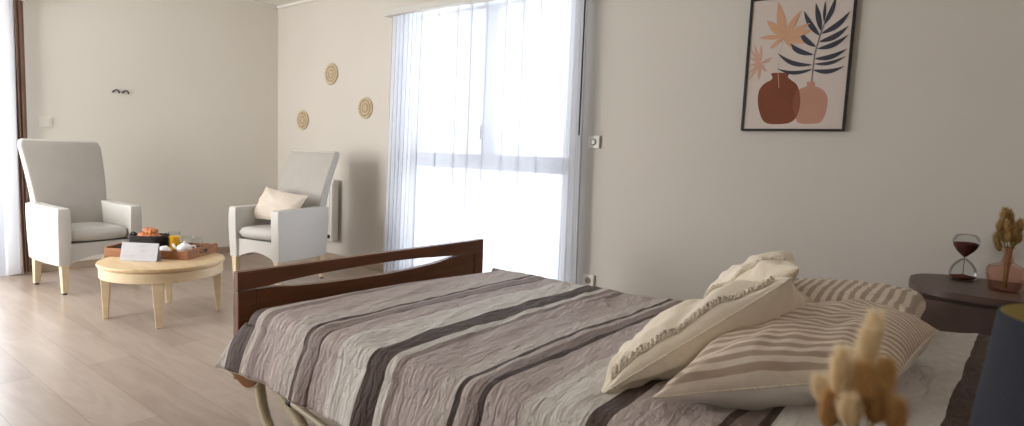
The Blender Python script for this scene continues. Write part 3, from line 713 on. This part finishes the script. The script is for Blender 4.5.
# ------------------------------------------------------------------ bed
bed = thing('bed', 'double bed with dark wooden footboard and cream metal base', 'bed')
FYa, FYb, FXa, FXb = -2.318, -.905, 3.572, 3.603
outer_top = [(FYa, .594), (FYb, .594)]
up = [(-2.20, .528), (-2.12, .537), (-1.99, .5435), (-1.85, .547), (-1.70, .549), (-1.55, .549), (-1.40, .544), (-1.25, .534), (-1.10, .524)]
lo = [(-1.17, .517), (-1.29, .502), (-1.45, .494), (-1.62, .491), (-1.80, .494), (-1.95, .500), (-2.08, .508), (-2.16, .518)]
bm = bmesh.new()   # top rail with a bowed lower edge
railb = [(-1.10, .524)] + up[::-1][1:]
prism(bm, [(FYa, .594), (FYa, .524)] + up + [(FYb-.06, .521), (FYb, .521), (FYb, .594)], 'x', FXa-.004, FXb+.004)
bmesh.ops.bevel(bm, geom=[e for e in bm.edges if any(len(f.verts) > 8 for f in e.link_faces)], offset=.004, segments=2, affect='EDGES')
fb = obj('footboard', bm, M['walnut'], bed, smooth=True, angle=35)
bm = bmesh.new(); prism(bm, [(FYa+.075, .5205)] + lo[::-1] + [(-1.10, .5205), (FYb-.075, .5205), (FYb-.075, .26), (FYa+.075, .26)], 'x', FXa, FXb); obj('lower_panel', bm, M['walnut'], fb, smooth=True, angle=35)
for y0, y1 in ((FYa, FYa+.070), (FYb-.070, FYb)):
    bm = bmesh.new(); box(bm, FXa-.004, FXb+.004, y0, y1, .18, .5205, .003); obj('post', bm, M['walnut'], fb)
bm = bmesh.new(); box(bm, 6.02, 6.05, FYa, FYb, .2, .80, .004); obj('headboard', bm, M['walnut'], bed)
# mattress
bm = bmesh.new(); box(bm, 3.90, 6.0, -2.29, -1.08, .30, .445, .04, 4); obj('mattress', bm, M['mattress'], bed, smooth=True, angle=40)
# metal base
bm = bmesh.new()
for y in (-2.285, -1.03): tube(bm, [(3.70, y, .27), (6.0, y, .27)], .016, 12)
for x in (3.72, 4.4, 5.1, 5.8): tube(bm, [(x, -2.285, .27), (x, -1.03, .27)], .014, 12)
obj('base_rails', bm, M['beigemetal'], bed, smooth=True, angle=50)
def leg(xs, ys):
    bm = bmesh.new()
    tube(bm, [(3.70, ys, .27), (3.703, ys, .22), (3.71, ys, .17), (3.725, ys, .12), (3.75, ys, .07), (3.79, ys, .035), (3.85, ys, .016), (3.95, ys, .0135)] if xs else
             [(5.80, ys, .27), (5.797, ys, .22), (5.79, ys, .17), (5.775, ys, .12), (5.75, ys, .07), (5.71, ys, .035), (5.65, ys, .016), (5.55, ys, .0135)], .019, 14)
    obj('leg', bm, M['beigemetal'], bed, smooth=True, angle=50)
for xs in (1, 0):
    for ys in (-2.29, -1.05): leg(xs, ys)
for y in (-2.285, -1.06):
    bm = bmesh.new(); tube(bm, [(3.72, y, .262), (3.80, y, .215), (3.95, y, .128), (4.12, y, .03)], .02, 14); obj('brace', bm, M['beigemetal'], bed, smooth=True, angle=50)
    bm = bmesh.new(); tube(bm, [(3.925, y-.012, .186), (4.18, y-.012, .150)], .012, 12); rd = obj('actuator_rod', bm, M['beigemetal'], bed, smooth=True, angle=50)
    bm = bmesh.new(); tube(bm, [(3.910, y-.012, .188), (3.928, y-.012, .1855)], .0165, 14); obj('rod_cap', bm, M['darkplastic'], rd, smooth=True, angle=50)
    bm = bmesh.new(); tube(bm, [(4.175, y-.012, .1507), (4.20, y-.012, .147)], .0165, 14); obj('rod_cap', bm, M['darkplastic'], rd, smooth=True, angle=50)
bm = bmesh.new(); box(bm, 3.64, 3.70, -2.33, -2.30, .20, .235, .004); obj('corner_bracket', bm, M['darkplastic'], bed)

# bedspread
def ztop(x):
    z = .480
    if x > 4.6: z += .085*min(1, (x-4.6)/1.25)**1.2
    return z
YF, YN = -1.04, -2.335
def spread_pt(x, tt):
    """tt: 0 far hem .. 1 near hem ; returns y,z"""
    zt = ztop(x); r = .05
    Lf = zt-r-.26; Lt = (YF-r)-(YN+r); La = r*PI/2; Ln = zt-r-.272+.0*La
    T = Lf+La+Lt+La+Ln; s = tt*T
    if s < Lf: return YF+.03*(1-s/Lf), .26+s, 0
    s -= Lf
    if s < La: a_ = s/r; return YF-r+r*math.cos(a_), zt-r+r*math.sin(a_), .3
    s -= La
    if s < Lt: return YF-r-s, zt, 1
    s -= Lt
    if s < La: a_ = s/r; return YN+r-r*math.sin(a_), zt-r+r*math.cos(a_), .6
    s -= La
    q_ = s/Ln
    return YN-.055*q_-.008*math.sin(PI*q_), zt-r-s, 0.4
def spread_fn(u, v):
    # near side hangs out past the footboard corner as a pointed flap
    tt = v
    y, z, top = spread_pt(4.0, tt)
    x_start = 3.615
    if y < -2.27:   # near fold and hanging side
        if z > .43: x_start = 3.615+.075*min(1, (-2.27-y)/.06)
        else: x_start = 3.70-.095*(.43-z)/.17
    if z > .43:
        k_ = max(0, min(1, (y+2.36)/.10)); x_start = x_start + (.075*k_) + .13*max(0, min(1, (y+2.3)/1.2))
    elif y > -1.1: x_start = 3.82
    x = x_start+(5.985-x_start)*u
    y, z, top = spread_pt(x, tt)
    # corner flare
    if y < -2.3 and z < .45:
        k = max(0, 1-(x-3.57)/.30); q_ = (.45-z)/.19
        y -= .026*k*k*q_; z -= .018*k*k*q_
        y += .007*math.sin(x*21+1)*q_ + .004*math.sin(x*47)*q_
        z += .006*math.sin(x*7+.5)*q_
    if top >= .6:
        g_ = min(1, u*14)*(1 if top == 1 else .5)
        n1 = noise.noise(Vector((x*5.5+y*1.2, y*2.2, .3))); n2 = noise.noise(Vector((x*15+y*3, y*5.5, 1.7))); n3 = noise.noise(Vector((x*36, y*15, 4.2)))
        rg = 1-abs(noise.noise(Vector((x*9+y*2.5, y*2.4+5, 7.7))))*2.2
        z += g_*(.009*n1+.006*n2+.0028*n3+.007*max(0, rg-.55))
        # bulge at the foot near corner & slight crown
        z += .010*math.sin(PI*max(0, min(1, (y-YN)/(YF-YN))))
        if u < .05: z -= .022*(1-u/.05)**2
    elif top == .4:
        n1 = noise.noise(Vector((x*6, z*3, 2.3))); y += .006*n1
    return (x, y, z)
bm = bmesh.new(); NU, NV = 260, 190
# even arc spacing across, uv in metres along the bed
V = grid(bm, NU, NV, spread_fn, None)
uvl = bm.loops.layers.uv['UVMap']
for f in bm.faces:
    for lp in f.loops:
        c = lp.vert.co
        d_ = max(0, min(1 if c.x < 5.4 else 1.25, (c.y+2.33)/1.1))
        sh = .0
        xx = c.x
        drift_ = (.055 if xx < 4.55 else .10 if xx < 5.45 else .14)*d_
        lp[uvl].uv = ((xx-drift_-X0)/(X1-X0), c.y)
sp = obj('bedspread', bm, M['spread'], smooth=True)
tag(sp, 'taupe and cream striped bedspread with dark brown bands covering the bed', 'bedspread')
solidify(sp, .006, 1)
bm = bmesh.new(); NVh = NV-1
tube(bm, [spread_fn(i/120, 1.0) for i in range(121)], .0048, 8)
tube(bm, [spread_fn(0, .80+.2*i/24) for i in range(25)], .0042, 8)
obj('hem_piping', bm, M['hemtrim'], sp, smooth=True)
# curled hem showing the lining at the foot corner
hx = Vector(spread_fn(0, 1.0))
bm = bmesh.new()
def flap(u, v):
    x = hx.x+.23*u; top = Vector(spread_fn((x-hx.x)/(5.985-hx.x), 1.0))
    sagz = .080*math.sin(PI*min(1, u*1.0))**.8
    return (x, top.y+.004+.030*v+.015*math.sin(PI*u)*v, top.z-.001-sagz*v+.006*v*v)
grid(bm, 24, 8, flap)
fl = obj('turned_hem', bm, M['lining'], sp, smooth=True); fl['label'] = 'tan underside of the bedspread showing at the turned corner'
bm = bmesh.new(); tube(bm, [flap(i/24, 1) for i in range(25)], .0035, 6); obj('turned_hem_edge', bm, M['hemtrim'], fl, smooth=True)

# ------------------------------------------------------------------ pillows
pl, b1, _ = pillow('striped_pillow', [(5.20, -2.25, .562), (5.61, -1.985, .640), (5.674, -1.53, .655), (5.27, -1.60, .645)], .19, [M['pstripe'], M['whitecot']],
       'striped pillow with white underside, lying nearest the fuzzy dried bouquet', 'pillow', 'striped pillows at the head of the bed', n=60, pinch=.03, seed=4, backmi=1, sag=1.0, wr=.008)
seam(b1, pl, M['creamtuft'], .0025)
pl, b2, _ = pillow('striped_pillow', [(5.10, -1.48, .585), (5.615, -1.48, .625), (5.640, -1.06, .630), (5.12, -1.04, .590)], .165, [M['pstripe2'], M['pstripe2']],
       'plump broad-striped pillow lying behind the others, nearest the wall and nightstand', 'pillow', 'striped pillows at the head of the bed', n=52, pinch=.02, seed=9, flat_pow=.26, wr=.006)
def tufts(base, nrm, parent, rows, sgn=1, lo_=-.85, hi_=.85, seed=1, off=.0):
    rnd = random.Random(seed)
    for r_ in rows:
        bm = bmesh.new()
        N = 110
        for i in range(N):
            s = lo_+(hi_-lo_)*i/(N-1)
            p = base.top(s, r_)+nrm*.001
            q = base.top(s+rnd.uniform(-.02, .05), r_+.035+rnd.uniform(-.01, .02))+nrm*.008
            r2 = base.top(s+rnd.uniform(-.02, .06), r_+.075+rnd.uniform(-.015, .02))+nrm*.002
            tube(bm, [p, q, r2], [.0022, .0026, .0016], 6)
        obj('tufted_fringe', bm, M['creamtuft'], parent, smooth=True)
# rear cream cushion first, front one leaning on it and on the striped pillow
pl, b3, n3 = pillow('cream_cushion', [(5.10, -1.68, .58), (5.345, -1.60, .782), (5.26, -1.26, .775), (5.02, -1.32, .60)], .13, [M['cream']],
       'cream cushion with tufted trim, mostly hidden behind another leaning cream cushion', 'cushion', 'cream tufted cushions', n=44, seed=14, pinch=.05, wr=.007)
tufts(b3, n3, pl, (-.6,), 1, seed=3, off=.062)
pl, b4, n4 = pillow('cream_cushion', [(5.05, -2.21, .508), (5.39, -1.94, .808), (5.39, -1.62, .70), (4.97, -1.82, .53)], .155, [M['cream']],
       'large cream cushion with tufted trim leaning on the nearer striped pillow', 'cushion', 'cream tufted cushions', n=60, seed=21, pinch=.05, wr=.010)
tufts(b4, n4, pl, (-.93,), 1, seed=5, off=.09)
seam(b4, pl, M['creamtuft'], .0028)

# ------------------------------------------------------------------ nightstands
def nightstand(x0, x1, y0, y1, z, label, legs=True, flip=False):
    t = thing('nightstand', label, 'nightstand', ((x0+x1)/2, (y0+y1)/2, 0))
    hx_, hy_ = (x1-x0)/2, (y1-y0)/2
    r = .19
    pts = arc(-hx_+r, hy_-r, r, 90, 180, 8) + arc(-hx_+r, -hy_+r, r, 180, 270, 8) + arc(hx_-r*.4, -hy_+r*.4, r*.4, 270, 360, 6) + arc(hx_-r*.4, hy_-r*.4, r*.4, 0, 90, 6)
    bm = bmesh.new(); prism(bm, pts, 'z', z-.028, z)
    bmesh.ops.bevel(bm, geom=[e for e in bm.edges if any(len(f.verts) > 8 for f in e.link_faces)], offset=.004, segments=2, affect='EDGES')
    obj('top', bm, M['nightwood'], t, smooth=True, angle=35)
    bm = bmesh.new(); ix, iy = hx_-.035, hy_-.03
    box(bm, -ix, ix, -iy, iy, .10, z-.0285, .004); obj('cabinet_body', bm, M['nightdark'], t)
    fr_ = -1 if not flip else 1
    for z0, z1, nm in ((z-.185, z-.045, 'drawer'), (.12, z-.20, 'door')):
        bm = bmesh.new(); box(bm, -ix+.012, ix-.012, min(fr_*iy, fr_*(iy+.014)), max(fr_*iy, fr_*(iy+.014)), z0, z1, .003); d_ = obj(nm, bm, M['nightwood'], t)
        if not flip: continue
        bm = bmesh.new(); yy = fr_*(iy+.026); tube(bm, [(-.04, fr_*(iy+.010), (z0+z1)/2), (-.04, yy, (z0+z1)/2), (.04, yy, (z0+z1)/2), (.04, fr_*(iy+.010), (z0+z1)/2)], .004, 8); obj('handle', bm, M['brass'], d_)
    for sx_ in (-1, 1):
        for sy_ in (-1, 1):
            bm = bmesh.new(); lathe(bm, [(0, 0), (.016, 0), (.019, .10), (0, .10)], (sx_*(ix-.03), sy_*(iy-.03), 0), 16); obj('leg', bm, M['nightdark'], t)
nightstand(5.565, 6.10, -.545, -.02, .60, 'dark brown rounded-top nightstand holding the hourglass, against the wall')
nightstand(5.50, 6.10, -2.97, -2.45, .60, 'dark nightstand under the navy lamp on the near side of the bed')

# hourglass
hgx, hgy = 5.752, -.15
t = thing('hourglass', 'clear glass hourglass with dark brown sand on the nightstand', 'hourglass', (hgx, hgy, .6), .3)
R0 = .052
prof = [(0, .004), (.040, .004), (.050, .012), (R0, .028), (.048, .052), (.034, .076), (.014, .094), (.0045, .103), (.014, .112), (.032, .130), (.046, .152), (.051, .172), (.047, .192), (.038, .203), (.030, .206), (0, .207)]
bm = bmesh.new(); lathe(bm, prof, seg=40); lathe(bm, [(max(0, r-.0022), z+(.002 if z < .1 else -.002)) for r, z in prof], seg=40); obj('glass_bulbs', bm, M['glass'], t, smooth=True)
bm = bmesh.new(); lathe(bm, [(.002, .1035), (.012, .1135), (.030, .1315), (.043, .1535), (.0455, .166), (.030, .170), (0, .163)], seg=36)
bmesh.ops.rotate(bm, verts=bm.verts, cent=(0, 0, .16), matrix=Matrix.Identity(3)); obj('upper_sand', bm, M['sand'], t, smooth=True)
bm = bmesh.new(); lathe(bm, [(0, .0065), (.036, .0065), (.046, .0135), (.047, .018), (.02, .023), (0, .028)], seg=36); tube(bm, [(0, 0, .026), (0, 0, .104)], .0014, 8); obj('lower_sand', bm, M['sand'], t, smooth=True)
bm = bmesh.new(); lathe(bm, [(0, 0), (.041, 0), (.044, .003), (.041, .0045), (0, .0045)], seg=36); obj('base', bm, M['pink'], t, smooth=True)

# glass vase
vx, vy = 5.885, -.315
t = thing('glass_vase', 'rose tinted glass bottle vase on the nightstand beside the hourglass', 'vase', (vx, vy, .6))
prof = [(0, .006), (.048, .004), (.054, .012), (.062, .060), (.064, .084), (.058, .100), (.034, .112), (.020, .122), (.0165, .145), (.018, .170), (.022, .182)]
inner = [(max(0, r-.004), z+.003) for r, z in prof[::-1]]
bm = bmesh.new(); lathe(bm, [(0, 0), (.050, 0)]+prof[1:]+inner, seg=12 if False else 40)
for v in bm.verts:   # softly squared flanks
    a = math.atan2(v.co.y, v.co.x); k = 1+.05*math.cos(4*a)*(1 if v.co.z < .11 else 0); v.co.x *= k; v.co.y *= k
obj('vase_body', bm, M['pink'], t, smooth=True)

def tail(pos, base, rad, length, core, hairs, hl, label, group, mouth=None, seed=0, hw=.0004):
    rnd = random.Random(seed); pos = Vector(pos); base = Vector(base)
    d = (pos-base).normalized(); d = (d*.8+Vector((rnd.uniform(-.25, .25), rnd.uniform(-.2, .2), .35))).normalized()
    tp = pos+d*length/2; bt = pos-d*length/2
    bm = bmesh.new()
    mid = (base*.45+bt*.55)+Vector((rnd.uniform(-.004, .004), 0, .004))
    if mouth: mid = Vector(mouth)
    tube(bm, [base, mid, bt, pos], [.0011, .0011, .0009, .0008], 6)
    st = obj('bunny_tail_stem', bm, M['stemdry'], smooth=True); tag(st, label, 'dried grass', group)
    bm = bmesh.new(); P = []; R_ = []
    for i in range(13):
        s = i/12; P.append(bt+d*length*s); R_.append(max(.0006, rad*(math.sin(PI*min(1, (s*.93+.05)))**.6)*(1.08-.3*s)))
    tube(bm, P, [q_*.8 for q_ in R_], 10)
    o1 = d.orthogonal().normalized(); o2 = d.cross(o1)
    for k in range(hairs):
        s = rnd.random(); a = rnd.uniform(0, 2*PI); rr = rad*(math.sin(PI*min(1, (s*.93+.05)))**.6)*(1.08-.3*s)*.9
        rdir = o1*math.cos(a)+o2*math.sin(a)
        p = bt+d*length*s+rdir*rr; e = p+(rdir*rnd.uniform(.5, 1.0)+d*rnd.uniform(.5, 1.3)).normalized()*hl*rnd.uniform(.5, 1.2)
        w_ = d.cross(rdir).normalized()*hw*rnd.uniform(.8, 1.5)
        bm.faces.new([bm.verts.new(p-w_), bm.verts.new(p+w_), bm.verts.new(e)]).material_index = 1
    obj('seed_head', bm, core, st, smooth=True, angle='keep')
FAR = [(5.856,-.31,.9144),(5.8767,-.29,.907),(5.847,-.33,.8655),(5.8682,-.34,.8643),(5.9095,-.31,.8707),(5.8434,-.3,.8102),(5.8762,-.34,.8286),(5.9126,-.29,.8225),(5.8508,-.32,.785),(5.8697,-.28,.82),(5.8971,-.32,.81),(5.8875,-.28,.8662),(5.855,-.29,.84),(5.895,-.33,.845)]
for i, p_ in enumerate(FAR):
    tail(p_, (vx+.006*math.cos(i*2.4), vy+.006*math.sin(i*2.4), .615), .0135, .048, [M['greentail'] if i in (5, 8, 10) else M['tailfar'], M['hairfar']], 420, .018,
         'brown dried bunny-tail grass stem in the rose glass vase', 'dried grass in the rose glass vase', mouth=(vx+.010*math.cos(i*2.4), vy+.010*math.sin(i*2.4), .775), seed=i, hw=.0006)
# near bouquet
nx, ny = 5.612, -2.785
t = thing('bud_vase', 'small pale vase under the fuzzy bunny-tail bouquet nearest the viewer', 'vase', (nx, ny, .6))
bm = bmesh.new(); lathe(bm, [(0, 0), (.030, 0), (.040, .02), (.043, .05), (.034, .085), (.020, .110), (.018, .135), (.022, .145), (.019, .145), (.015, .133), (.016, .11), (.03, .085), (.038, .05), (.034, .02), (0, .008)], seg=36); obj('vase_body', bm, M['porcelain'], t, smooth=True)
NEAR = [(5.6162,-2.78,.9155,7,14),(5.6141,-2.79,.9015,8,15),(5.5964,-2.81,.8782,8,23),(5.6173,-2.81,.8729,12,18),(5.6268,-2.76,.8654,10,17),(5.5804,-2.78,.8476,9,13),(5.5901,-2.8,.8374,10,18),(5.6076,-2.82,.8478,9,13),(5.6254,-2.81,.8571,14,17),(5.6381,-2.78,.8408,12,14),(5.6083,-2.76,.8741,10,17),(5.5978,-2.76,.8404,10,16)]
for i, (a, b, c, s, l) in enumerate(NEAR):
    tail((a, b, c), (nx+.006*math.cos(i*2.4), ny+.006*math.sin(i*2.4), .62), s*.00062, l*.0019, [M['tailcore'], M['hair']] if i in (0, 1, 2, 5, 7, 10) else [M['taildk'], M['hairdk']], 2600, .013,
         'golden fuzzy bunny-tail grass stem in the blurred bouquet nearest the viewer', 'bunny tails in the near bouquet', mouth=(nx+.009*math.cos(i*2.4), ny+.009*math.sin(i*2.4), .745), seed=40+i, hw=.0002)

# lamp
lx, ly = 5.819, -2.56
t = thing('table_lamp', 'table lamp with a navy drum shade and gold lining on the near nightstand', 'lamp', (lx, ly, .6))
bm = bmesh.new(); lathe(bm, [(0, 0), (.055, 0), (.055, .008), (.015, .016), (0, .016)], seg=40); obj('base', bm, M['brass'], t, smooth=True, angle=40)
bm = bmesh.new(); tube(bm, [(0, 0, .014), (0, 0, .235)], .006, 12); obj('pole', bm, M['brass'], t, smooth=True, angle=40)
rb, rt, zb, zt_ = .117, .104, .168, .313
bm = bmesh.new(); lathe(bm, [(rb, zb), (rt, zt_), (rt-.0015, zt_+.001)], seg=72); obj('lamp_shade', bm, M['navy'], t, smooth=True)
bm = bmesh.new(); lathe(bm, [(rb-.002, zb), (rt-.002, zt_)], seg=72); obj('shade_lining', bm, M['gold'], t, smooth=True)
bm = bmesh.new(); lathe(bm, [(0, .235), (.016, .238), (.028, .262), (.022, .285), (0, .294)], seg=24); obj('bulb', bm, M['porcelain'], t, smooth=True)
bm = bmesh.new()
for a in range(3): tube(bm, [(0, 0, .232), ((rt-.003)*math.cos(a*2.094), (rt-.003)*math.sin(a*2.094), .315)], .0015, 6)
obj('shade_carrier', bm, M['brass'], t)

# ------------------------------------------------------------------ light
def area(name, loc, rot, sx_, sy_, e, col):
    l = bpy.data.lights.new(name, 'AREA'); l.shape = 'RECTANGLE'; l.size = sx_; l.size_y = sy_; l.energy = e; l.color = col
    o = bpy.data.objects.new(name, l); COL.objects.link(o); o.location = loc; o.rotation_euler = rot; return o
area('window_daylight', ((NX0+NX1)/2, .55, 1.35), (math.radians(-90), 0, 0), 2.2, 2.6, 68, (.965, .98, 1.0))
area('west_daylight', (-.6, -3.2, 1.3), (0, math.radians(-90), 0), 2.4, 2.4, 160, (1, .985, .965))
area('south_fill', (1.0, YS-.5, 1.35), (math.radians(90), 0, 0), 2.0, 2.4, 160, (1, .985, .965))  # added fill behind the camera, brightens the armchair end of the room
w = bpy.data.worlds.new('daylight'); sc.world = w; w.use_nodes = True
nt = w.node_tree; bg = nt.nodes['Background']; bg.inputs[0].default_value = (.92, .96, 1.0, 1); bg.inputs[1].default_value = 1.5

# ------------------------------------------------------------------ camera
cam = bpy.data.cameras.new('camera'); co = bpy.data.objects.new('camera', cam); COL.objects.link(co); sc.camera = co
R = ((0.79764188, 0.09104084, -0.59622059), (0.6016632, -0.05117595, 0.79710878), (0.0420573, -0.99453134, -0.095596))
mw = Matrix(((R[0][0], -R[0][1], -R[0][2], 5.65641601), (R[1][0], -R[1][1], -R[1][2], -3.3916886), (R[2][0], -R[2][1], -R[2][2], 1.05876208), (0, 0, 0, 1)))
co.matrix_world = mw
cam.sensor_width = 36; cam.lens = 576.306/1024*36; cam.clip_start = .02
cam.dof.use_dof = True; cam.dof.focus_distance = 2.6; cam.dof.aperture_fstop = 4.5
sc.view_settings.view_transform = 'Standard'; sc.view_settings.look = 'None'; sc.view_settings.exposure = 0.30
sc.cycles.use_denoising = True
sc.cycles.max_bounces = 10; sc.cycles.diffuse_bounces = 6; sc.cycles.transparent_max_bounces = 24
sc.cycles.sample_clamp_indirect = 8.0
